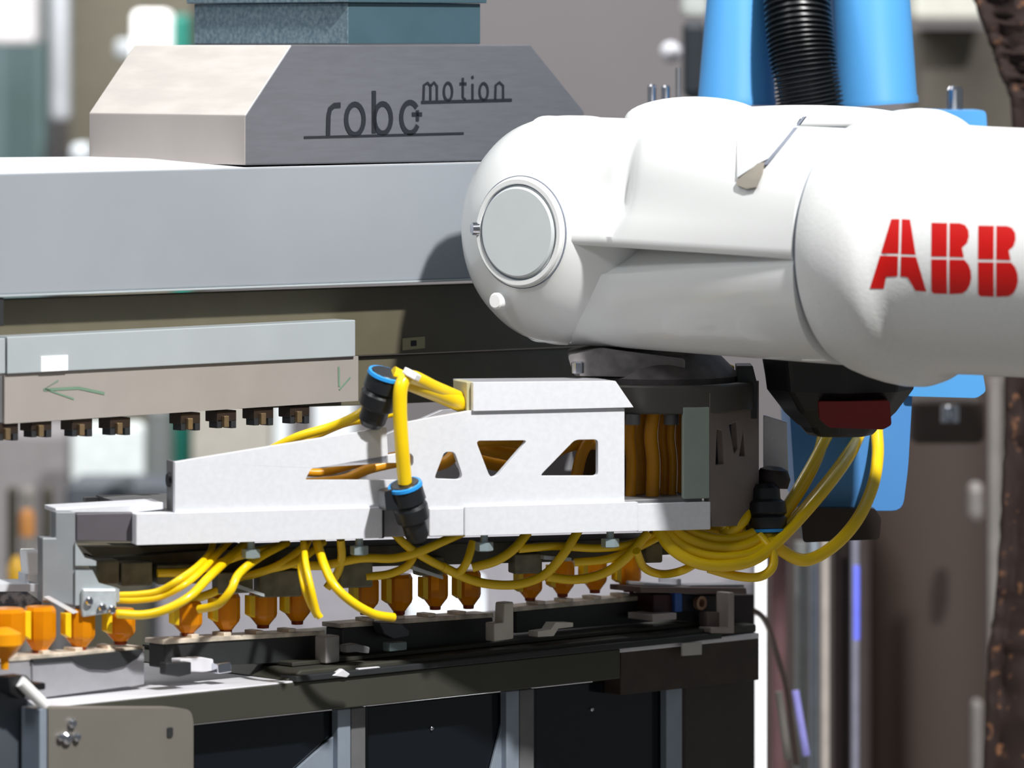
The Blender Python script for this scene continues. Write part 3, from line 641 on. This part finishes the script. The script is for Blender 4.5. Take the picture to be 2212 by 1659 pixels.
cable([(1010,868,0.03),(940,838,-0.01),(890,815,-0.035),(868,830,-0.045),(864,880,-0.045),(868,960,-0.042),(875,1044,-0.035)], 15, 'thick yellow cable hanging over the gripper plate into a black elbow connector', conns=(elbow,))
cable([(1004,876,0.02),(950,852,-0.0),(900,832,-0.02),(862,816,-0.02),(846,808,-0.02)], 18, 'short thick yellow cable from the raised cover into the upper black connector', conns=(lambda t: connector(t, (836,806,-0.02), (800,920,0.0), 41),))
obj('cable_tie', lathe(G.p(886,815,-0.045), (0.5,0,0.9), [(0,20*U),(14*U,20*U)], 6), whitelab, smooth=False, bevel=0.001, label='white cable tie around the two thick yellow cables', cat='cable tie')
cable([(560,985,0.10),(640,945,0.07),(715,922,0.05),(770,898,0.03),(810,870,0.03),(850,850,0.03)], 10, 'yellow cable running behind the gripper plate to the upper connector')
cable([(600,975,0.12),(680,942,0.09),(745,915,0.07),(800,905,0.05),(860,890,0.05)], 8, 'thin yellow cable just below the one at the upper connector')
INS = [([(640,1046,0.03),(740,1036,0.03),(800,1012,0.03),(900,990,0.03)],11,'darkened yellow cable inside the frame, seen through the long left cut-out'),
       ([(640,1018,0.06),(700,1020,0.06),(780,1000,0.06),(900,975,0.06)],9,'upper darkened yellow cable inside the frame behind the long left cut-out'),
       ([(900,1010,0.05),(960,1000,0.05),(1000,965,0.05),(1070,950,0.05),(1160,965,0.05)],13,'darkened yellow cable crossing behind the small middle triangle cut-out'),
       ([(1010,960,0.07),(1080,975,0.07),(1160,990,0.07),(1230,960,0.07),(1300,955,0.07)],16,'darkened yellow cable behind the inverted triangle cut-out'),
       ([(1020,990,0.09),(1090,1005,0.09),(1180,985,0.09)],14,'lower darkened yellow cable behind the inverted triangle cut-out'),
       ([(1235,1090,0.06),(1245,1030,0.06),(1262,970,0.06),(1300,930,0.06)],13,'darkened yellow cable rising behind the right-angled triangle cut-out')]
for P, r, l in INS: cable(P, r, l, yellow_shade)
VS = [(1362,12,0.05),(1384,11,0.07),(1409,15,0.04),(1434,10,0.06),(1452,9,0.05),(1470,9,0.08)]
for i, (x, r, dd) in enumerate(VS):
    cable([(x+4,882,dd),(x-3,940,dd),(x+2,1000,dd),(x,1086,dd)], r, 'darkened yellow cable standing in the open bay, %s from left' % ['first','second','third and thickest','fourth','fifth','sixth'][i], yellow_shade)
CB = [([(254,1326,-0.005),(310,1328,-0.02),(360,1316,-0.03),(410,1288,-0.03),(450,1248,-0.01),(490,1210,0.03),(540,1165,0.07)],8.5,'lowest bright yellow cable sweeping from the tip clamp'),
 ([(254,1296,0.0),(300,1296,-0.01),(350,1288,-0.02),(400,1262,-0.03),(440,1228,0.0),(475,1190,0.04),(500,1165,0.06)],6.5,'lower of the two middle yellow cables from the tip clamp'),
 ([(254,1286,0.0),(300,1284,-0.01),(345,1276,-0.02),(390,1250,-0.03),(430,1220,0.0),(455,1190,0.04),(462,1160,0.06)],6.5,'upper of the two middle yellow cables from the tip clamp'),
 ([(340,1238,0.05),(400,1236,0.04),(450,1225,0.04),(520,1200,0.05),(600,1180,0.06)],8,'yellow cable leaving the valve blocks at the left'),
 ([(430,1316,0.01),(470,1306,-0.01),(498,1276,-0.02),(516,1240,-0.01),(560,1204,0.03),(620,1172,0.06)],8,'yellow cable hooking up from the second amber cup of the second tray'),
 ([(400,1300,0.05),(460,1280,0.04),(520,1250,0.03),(600,1222,0.03),(660,1180,0.05)],8,'yellow cable crossing diagonally behind the hooked one'),
 ([(480,1260,0.045),(560,1236,0.045),(640,1214,0.045),(700,1170,0.06)],7,'yellow cable above the diagonal, near the second rail bolt'),
 ([(655,1165,0.03),(660,1215,-0.005),(672,1270,-0.02),(684,1320,-0.02),(692,1334,-0.02)],6.5,'right strand of the yellow pair dropping near the first rail bolt'),
 ([(668,1165,0.04),(650,1215,0.01),(655,1262,-0.01),(668,1300,-0.01),(684,1330,0.0)],6,'left strand of the yellow pair dropping near the first rail bolt'),
 ([(683,1165,0.03),(700,1220,0.0),(722,1264,-0.02),(760,1300,-0.025),(806,1326,-0.02),(850,1334,-0.01)],8.5,'bright yellow cable curving down to the third tray'),
 ([(736,1165,0.03),(738,1205,0.02),(728,1240,0.03),(706,1270,0.05)],8,'short yellow cable bending left beside the second rail bolt'),
 ([(610,1215,0.05),(690,1222,0.045),(780,1206,0.035),(850,1206,0.03),(905,1192,0.03),(960,1168,0.04),(1000,1150,0.05)],8.5,'long yellow cable lying left of and below the elbow connector'),
 ([(850,1150,0.04),(880,1180,0.035),(920,1206,0.03),(962,1228,0.03),(990,1236,0.03),(1008,1214,0.03),(1022,1170,0.05)],8,'yellow cable making a V right of the elbow connector'),
 ([(790,1246,0.055),(840,1240,0.05),(880,1222,0.05),(896,1196,0.05)],8,'short yellow cable over the fourth valve block'),
 ([(1020,1226,0.05),(1070,1212,0.045),(1110,1186,0.045),(1140,1150,0.05)],9,'yellow cable rising to the right of the third rail bolt'),
 ([(955,1224,0.05),(1010,1250,0.02),(1060,1262,0.01),(1120,1262,0.01),(1175,1242,0.01),(1215,1200,0.02),(1250,1145,0.04)],9,'olive yellow cable sagging low over the amber cups'),
 ([(1120,1186,0.05),(1200,1180,0.05),(1290,1184,0.05),(1360,1176,0.05),(1420,1150,0.05)],8,'yellow cable running level beneath the right base rail'),
 ([(1180,1246,0.02),(1240,1252,0.015),(1300,1240,0.015),(1350,1208,0.02),(1400,1150,0.04)],9,'yellow cable swinging below the fourth rail bolt'),
 ([(1240,1215,0.055),(1310,1208,0.05),(1370,1186,0.05),(1440,1150,0.05)],8,'yellow cable tucked behind the one below the fourth rail bolt'),
 ([(1375,1190,0.03),(1392,1226,0.02),(1430,1240,0.02),(1475,1232,0.02),(1510,1212,0.03)],8,'small yellow loop right of the last amber cup'),
 ([(1420,1140,0.03),(1450,1184,0.01),(1505,1216,0.0),(1570,1222,0.0),(1635,1206,0.01),(1700,1150,0.03),(1780,1060,0.07),(1835,985,0.12),(1862,925,0.17)],9.5,'yellow cable in the lower bundle, outermost below, rising to the black cover'),
 ([(1430,1135,0.03),(1465,1176,0.015),(1520,1200,0.01),(1580,1204,0.01),(1640,1188,0.02),(1710,1128,0.05),(1790,1035,0.1),(1845,960,0.14),(1866,925,0.17)],9,'yellow cable in the lower bundle, second from below'),
 ([(1440,1130,0.03),(1480,1164,0.02),(1540,1184,0.02),(1600,1182,0.02),(1660,1150,0.04),(1722,1070,0.08),(1765,990,0.12),(1782,925,0.15)],10,'yellow cable in the lower bundle, rising leftmost to the cover'),
 ([(1450,1125,0.035),(1500,1152,0.03),(1560,1166,0.03),(1620,1156,0.035),(1690,1105,0.06),(1745,1020,0.1),(1782,950,0.13),(1796,920,0.15)],9.5,'yellow cable in the lower bundle, uppermost of the long ones'),
 ([(1460,1120,0.05),(1510,1142,0.05),(1570,1148,0.05),(1630,1130,0.06),(1680,1080,0.08)],9,'amber cable at the top of the bundle under the adapter'),
 ([(1894,925,0.15),(1896,985,0.13),(1885,1050,0.1),(1852,1122,0.06),(1800,1180,0.04),(1740,1210,0.03),(1690,1190,0.03),(1660,1160,0.035),(1640,1130,0.04)],10.5,'yellow cable swinging out furthest right in a wide loop'),
 ([(1530,1228,0.02),(1590,1244,0.015),(1640,1246,0.01),(1668,1226,0.01),(1668,1192,0.015),(1640,1156,0.03)],7.5,'lowest small yellow loop crossing the glowing tube'),
 ([(1562,1160,0.04),(1586,1140,0.035),(1606,1120,0.04),(1612,1100,0.05)],11,'short amber cable stub beside the round black plug')]
for P, r, l in CB:
    if not any(k in l for k in ('sweeping', 'two middle', 'hooking', 'pair', 'bright')):
        P = [(x, y, max(dd, (min(y, 1250)-1150)*0.00055+0.01)) if x < 1440 else (x, y, dd) for x, y, dd in P]
    cable(P, r*(1.32 if P[0][0] >= 1420 else 1.12), l)
cable([(1600,1190,0.045),(1650,1185,0.045),(1656,1155,0.045)], 12, 'short yellow cable entering the round black plug', conns=(lambda t: connector(t, (1655,1150,0.045), (1652,1045,0.05), 46),))
cable([(1500,788,0.09),(1522,783,0.08),(1552,786,0.08),(1580,796,0.09)], 8, 'bit of yellow cable peeping out under the white wrist')

# ================================================================== TRAYS, AMBER CUPS
TRAYS = [(-40,312,1424,1396,72,'leftmost'),(352,702,1382,1362,62,'second'),(735,1066,1347,1324,66,'third'),(1110,1412,1312,1284,56,'rightmost')]
for i, (x0, x1, y0, y1, h, nm) in enumerate(TRAYS):
    t = thing('tray', T.p((x0+x1)/2, (y0+y1)/2+h, 0.03), '%s tray of the amber cup row, black with pale rim' % nm, 'tray', 'trays of amber cups')
    obj('tray_body', prism(T, [(x0+4,y0+10),(x1,y1+10),(x1,y1+h*0.88+10),(x0+4,y0+h)], 0.0, 0.027), trayb if i else alu_shade, t, bevel=0.002)
    rim = obj('tray_rim', prism(T, [(x0,y0),(x1,y1),(x1,y1+10),(x0,y0+10)], -0.002, 0.028), traytop, t, bevel=0.0006)
    if i == 0:
        obj('dark_scoop', prism(T, [(150,1418),(312,1402),(300,1420),(270,1440),(235,1448),(195,1446),(170,1436)], -0.006, -0.0005), dark, t, bevel=0.0008)
        obj('dark_strip', prism(T, [(70,1424),(150,1418),(160,1428),(75,1434)], -0.005, -0.0005), dark, t)
        obj('front_skirt', prism(T, [(70,1430),(312,1408),(312,1478),(72,1510)], -0.003, 0.002), alu_shade, t, bevel=0.0008)
    for k in range(4):
        x = x0+(x1-x0)*(0.2+0.2*k); y = y0+(y1-y0)*(0.2+0.2*k)
        obj('rim_peg', pbox(T, x-8, y-8, x+8, y, 0.0, 0.02), traytop, t, bevel=0.0008)
CUPS = [(15,1322,76,84),(86,1318,66,84),(172,1322,64,74),(260,1322,62,62),
        (405,1308,62,58),(488,1290,60,70),(568,1284,60,66),(642,1274,58,68),
        (790,1256,56,66),(862,1248,58,74),(940,1244,56,68),(1012,1240,54,70),
        (1145,1234,54,60),(1215,1218,54,68),(1285,1210,54,68),(1358,1206,56,70)]
for i, (x, y, w, h) in enumerate(CUPS):
    tr_, k = divmod(i, 4)
    t = thing('amber_cup', T.p(x, y+h+12, 0.012), 'translucent amber cup, %s from left on the %s tray' % (od[k], TRAYS[tr_][5]), 'cup', 'amber cups on the trays')
    c = T.p(x, y, 0.012); R = w/2*U*1.0; H = h*U
    bm = lathe(c, (0,0,-1), [(-0.004,R*0.86),(0,R),(H*0.62,R),(H*0.72,R*0.93),(H*0.92,R*0.55),(H*0.96,R*0.5)], 10)
    obj('cup_body', bm, amber, t, smooth=True, sharp=25)
    obj('cup_foot', lathe(c, (0,0,-1), [(H*0.93,R*0.46),(H*1.08,R*0.42),(H*1.08,1e-4)], 10), amber_d, t, smooth=True, sharp=25, label='darker amber foot')
    obj('edge_glint', prism(T, [(x-w*0.53,y+2),(x-w*0.34,y+2),(x-w*0.34,y+h*0.76),(x-w*0.53,y+h*0.66)], -0.003, 0.006, ref=0.0), mat('glint_yellow', (255,206,24), 0.3), t, bevel=0.0006, label='painted yellow edge highlight')  # refracted light at the cup's edge painted as a yellow strip
obj('brass_knob', lathe(T.p(10,1392,-0.035), (0,0,-1), [(-34*U,10*U),(-22*U,34*U),(0,36*U),(16*U,26*U),(30*U,9*U),(50*U,8*U)], 24), mat('glint_yellow2', (255,170,20), 0.25, trans=0.2), smooth=True, label='bright orange round knob at the left edge before the first cup', cat='knob')

# ================================================================== TABLE AND FRAME
tab = thing('machine_table', (TB.p(900,1500,0.1).x, TB.p(900,1500,0.1).y, 0.0), 'olive-black machine table with tinted panels under the trays', 'table')
def edge(x, y0=1528, x0=100, s=None):      # a horizontal table line passing (x0,y0) in the picture
    v = TB.uv(x0, y0)[1]; k = TB
    q = TB.p(x, 500); dist = q.y+DC
    return HZ+(CH-(TB.o.z+v))*FPX/dist
def tpoly(x0, x1, ya, yb, xr=100):         # strip between the table lines that pass (xr, ya) and (xr, yb)
    return [(x0, edge(x0, ya, xr)), (x1, edge(x1, ya, xr)), (x1, edge(x1, yb, xr)), (x0, edge(x0, yb, xr))]
# table top plate
vt = TB.uv(100, 1526)[1]
bm = bmesh.new(); uL_, uR_ = TB.uv(100,1526)[0], TB.uv(1640,1400)[0]
poly2(bm, TB, [(uL_,vt-0.006),(uR_,vt-0.006),(uR_,vt),(uL_,vt)], [], 0.0, 0.30)
obj('table_top', bm, silver, tab, bevel=0.001)
um = TB.uv(625,1480)[0]
bm = bmesh.new(); poly2(bm, TB, [(um,vt+0.0005),(uR_,vt+0.0005),(uR_,vt+0.010),(um+0.02,vt+0.010)], [], 0.004, 0.29); obj('tray_bed', bm, table_m, tab, bevel=0.002)
bm = bmesh.new(); poly2(bm, TB, [(um+0.03,vt+0.0105),(uR_-0.03,vt+0.0105),(uR_-0.03,vt+0.015),(um+0.03,vt+0.015)], [], 0.03, 0.28); obj('bed_rail', bm, table_m, tab, bevel=0.001)
obj('front_beam', prism(TB, tpoly(100,1340,1530,1600), -0.002, 0.05), table_m, tab, bevel=0.0012)
obj('front_beam', prism(TB, tpoly(1341,1640,1532,1640), 0.004, 0.05), mat('brown_black_frame', (62,54,48), 0.5, 0.15, 0.1), tab, bevel=0.0012)
obj('beam_cap', prism(TB, tpoly(640,1560,1516,1530), -0.006, 0.02), dark, tab, bevel=0.001)
lbl = obj('sticker', prism(TB, [(1474,1390),(1516,1387),(1516,1414),(1474,1417)], -0.0085, -0.0065), greylab, tab, label='small grey sticker')
for (a, b) in ((420,728),(796,1092),(1158,1436)):
    obj('tinted_panel', prism(TB, [(a,edge(a,1602,100)),(b,edge(b,1602,100)),(b,2200),(a,2200)], 0.03, 0.036), glass_m, tab, bevel=0.0008)
obj('tinted_panel', prism(TB, [(1480,1440),(1630,1430),(1630,2200),(1480,2200)], 0.03, 0.036), mat('brown_panel', (58,52,48), 0.5), tab, bevel=0.0008)
for (a, b, c) in ((730,758,790),(1094,1122,1154),(1440,1474,0)):
    obj('frame_post', prism(TB, [(a,edge(a,1601,100)),(b,edge(b,1601,100)),(b,3200),(a,3200)], 0.018, 0.0285), post_m, tab, bevel=0.0012)
    if c: obj('frame_post', prism(TB, [(b+1,edge(b,1601,100)),(c,edge(c,1601,100)),(c,3200),(b+1,3200)], 0.021, 0.0285), mid, tab, bevel=0.0012)
for (a, b, y) in ((640,734,1600),(1060,1096,1540)):
    obj('slanted_plate', prism(TB, [(a,1662),(b,y-22),(b,1800),(a,1800)], 0.026, 0.0295), post_m, tab, bevel=0.0006)
for x, y in ((931,1573),(1277,1532)):
    obj('panel_screw', lathe(TB.p(x,y,0.03), -TB.w, [(0,5*U),(0.002,5*U),(0.003,3*U)], 10), chrome, tab, smooth=True)
# left housing
hs = thing('motor_housing', (TB.p(260,1600).x, TB.p(260,1600).y, 0.3), 'grey rounded housing with two chrome bolts at the lower left', 'housing')
obj('housing_shell', prism(TB, rnd([(104,1530,2),(412,1530,26),(418,1560,8),(418,2100,0),(104,2150,0)], 10), -0.03, 0.0), house, hs, bevel=0.004)
obj('housing_slot', prism(TB, rnd([(362,1572),(374,1571),(374,1592),(362,1593)], 4), -0.0315, -0.0295), dark, hs)
for x, y, r in ((153,1562,10),(142,1594,13),(163,1592,9),(128,1592,8)):
    obj('chrome_bolt', lathe(TB.p(x,y,-0.03), -TB.w, [(0,r*U),(0.004,r*U),(0.006,r*0.6*U),(0.006,1e-4)], 14), chrome, hs, smooth=True)
# left edge clutter
rod = thing('clamp_rod', TB.p(96,1528,-0.01), 'white rod with black clamp slanting down at the lower left edge', 'rod')
obj('rod_shaft', tube([TB.p(44,1472,-0.03), TB.p(96,1524,-0.03)], 12*U, 16), whitelab, rod, smooth=True)
obj('black_grip', prism(TB, rnd([(18,1462),(56,1458),(72,1478),(98,1474),(98,1490),(70,1492),(48,1512),(22,1496)], 5), -0.028, -0.01), blackm, rod, bevel=0.003)
obj('cabinet_edge', prism(TB, [(-60,1480),(12,1475),(84,1530),(84,2200),(-60,2200)], 0.0, 0.05), mat('blue_grey_cabinet', (74,80,88), 0.5, 0.1, 0.2, 8), label='blue-grey cabinet at the lower left corner beside the rounded housing', cat='cabinet', bevel=0.001)
obj('corner_profile', prism(TB, [(86,1532),(102,1530),(102,2200),(86,2200)], -0.034, -0.004), post_m, label='pale upright profile left of the rounded housing', cat='profile', bevel=0.001)
sb = thing('sensor_bracket', G.p(40,1300,0.13), 'light metal sensor bracket with white cube at the left edge', 'bracket')
obj('bracket_plate', prism(G, [(-60,1262),(90,1262),(90,1278),(-60,1278)], 0.08, 0.14), alu, sb, bevel=0.001)
obj('bracket_body', prism(G, [(-60,1279),(60,1279),(92,1300),(92,1318),(60,1322),(-60,1318)], 0.10, 0.14), mat('mottled_metal', (100,108,118), 0.4, 0.3, scale=90, rgb2=(190,196,200), thr=(0.45,0.6)), sb, bevel=0.002)
obj('sensor_cube', prism(G, [(56,1190),(90,1190),(90,1240),(60,1244)], 0.09, 0.12), whitelab, sb, bevel=0.002, label='white sensor cube')
obj('sensor_leg', prism(G, [(54,1240),(62,1240),(62,1261),(54,1261)], 0.09, 0.12), alu, sb)
# fittings on the table
FT_ = [('clamp_fitting',[(390,1424),(440,1420),(462,1424),(462,1448),(440,1452),(392,1450)],-0.02,-0.004,silver,'white round-backed fitting before the second tray','fitting'),
       ('clamp_fitting',[(470,1434),(500,1430),(502,1452),(472,1456)],-0.03,-0.012,chrome,'small chrome fitting right of the white one','fitting'),
       ('stop_block',[(360,1432),(414,1430),(414,1456),(388,1462),(360,1458)],-0.034,-0.022,dark,'dark stop block left of the white fitting','block'),
       ('retaining_clip',[(748,1394),(770,1390),(800,1398),(798,1412),(770,1408),(750,1410)],-0.05,-0.038,mid,'grey clip below the left end of the third tray','clip'),
       ('retaining_clip',[(842,1388),(880,1386),(880,1404),(842,1408)],-0.05,-0.038,mat('teal_clip', (112,128,130), 0.4, 0.3),'small teal-grey clip below the middle of the third tray','clip'),
       ('white_catch',[(1162,1364),(1190,1360),(1200,1345),(1238,1345),(1238,1354),(1206,1358),(1196,1374),(1162,1376)],-0.045,-0.03,mat('cream_catch', (236,232,222), 0.5),'pale Z-shaped catch before the rightmost tray','catch'),
       ('white_bracket',[(1068,1346),(1088,1344),(1090,1302),(1110,1300),(1110,1380),(1068,1386)],-0.045,-0.03,mat('cream_bracket', (222,218,208), 0.5),'cream bracket between the third and rightmost trays','bracket'),
       ('grey_spacer',[(704,1376),(734,1372),(734,1430),(704,1434)],-0.03,-0.012,mat('light_spacer', (176,174,172), 0.5),'light grey spacer between the second and third trays','spacer'),
       ('dark_latch',[(820,1344),(870,1348),(886,1364),(884,1374),(850,1380),(830,1370)],-0.02,-0.006,mat('latch_grey', (86,88,94), 0.4, 0.3),'dark rounded latch on the third tray','latch'),
       ('shiny_pad',[(774,1444),(820,1440),(832,1446),(818,1454),(776,1456)],-0.056,-0.05,silver,'small shiny pad on the dark bed','pad'),
       ('shiny_pad',[(716,1460),(740,1444),(758,1456),(750,1464)],-0.058,-0.052,silver,'small pointed shiny pad left of the other on the dark bed','pad')]
for nm, pl, d0, d1, m, l, c in FT_: obj(nm, prism(T, pl, d0, d1), m, label=l, cat=c, bevel=0.0015)
# right-hand fittings beyond the table
RF = Plane(43, 1106, -0.02)
rf = thing('end_stop_assembly', RF.p(1500,1420,0.1), 'brown-black end stop assembly with pale brackets right of the trays', 'assembly')
obj('top_bar', prism(RF, [(1384,1268),(1612,1270),(1614,1284),(1384,1280)], 0.05, 0.10), mat('brown_bar', (110,94,88), 0.4, 0.3), rf, bevel=0.001)
obj('pale_bar', prism(RF, [(1392,1258),(1462,1262),(1462,1250),(1472,1250),(1472,1266),(1392,1266)], 0.06, 0.09), alu, rf, bevel=0.001)
obj('pale_bar', prism(RF, [(1490,1264),(1608,1262),(1608,1270),(1490,1270)], 0.06, 0.09), alu_shade, rf, bevel=0.001)
obj('red_box', prism(RF, [(1412,1284),(1456,1284),(1456,1322),(1412,1324)], 0.06, 0.10), mat('maroon', (60,22,26), 0.5), rf, bevel=0.001)
obj('blue_strip', prism(RF, [(1458,1280),(1474,1280),(1474,1322),(1458,1322)], 0.055, 0.09), mat('blue_strip', (56,98,176), 0.5), rf, bevel=0.001)
obj('navy_box', prism(RF, [(1475,1284),(1500,1284),(1500,1322),(1475,1322)], 0.065, 0.1), mat('navy_box', (34,38,54), 0.5), rf, bevel=0.001)
obj('dark_box', prism(RF, [(1500,1286),(1630,1284),(1630,1400),(1520,1404),(1500,1360)], 0.07, 0.14), dark2, rf, bevel=0.002)
obj('copper_ring', lathe(RF.p(1508,1302,0.06), -RF.w, [(0,16*U),(0.006,16*U),(0.006,9*U),(0,9*U)], 18), mat('copper', (176,142,118), 0.35, 0.5), rf, smooth=True)
obj('pale_foot', prism(RF, [(1410,1328),(1462,1324),(1462,1338),(1410,1342)], 0.04, 0.08), mat('pale_foot', (170,164,164), 0.5), rf, bevel=0.001)
obj('u_bracket', prism(RF, [(1536,1356),(1574,1356),(1574,1280),(1586,1280),(1586,1368),(1536,1368)], 0.03, 0.05), mat('taupe_bracket', (168,158,154), 0.45, 0.2), rf, bevel=0.001)
obj('taupe_plate', prism(RF, [(1530,1322),(1572,1322),(1572,1354),(1530,1354)], 0.045, 0.06), mat('taupe_plate', (110,98,94), 0.5), rf, bevel=0.001)
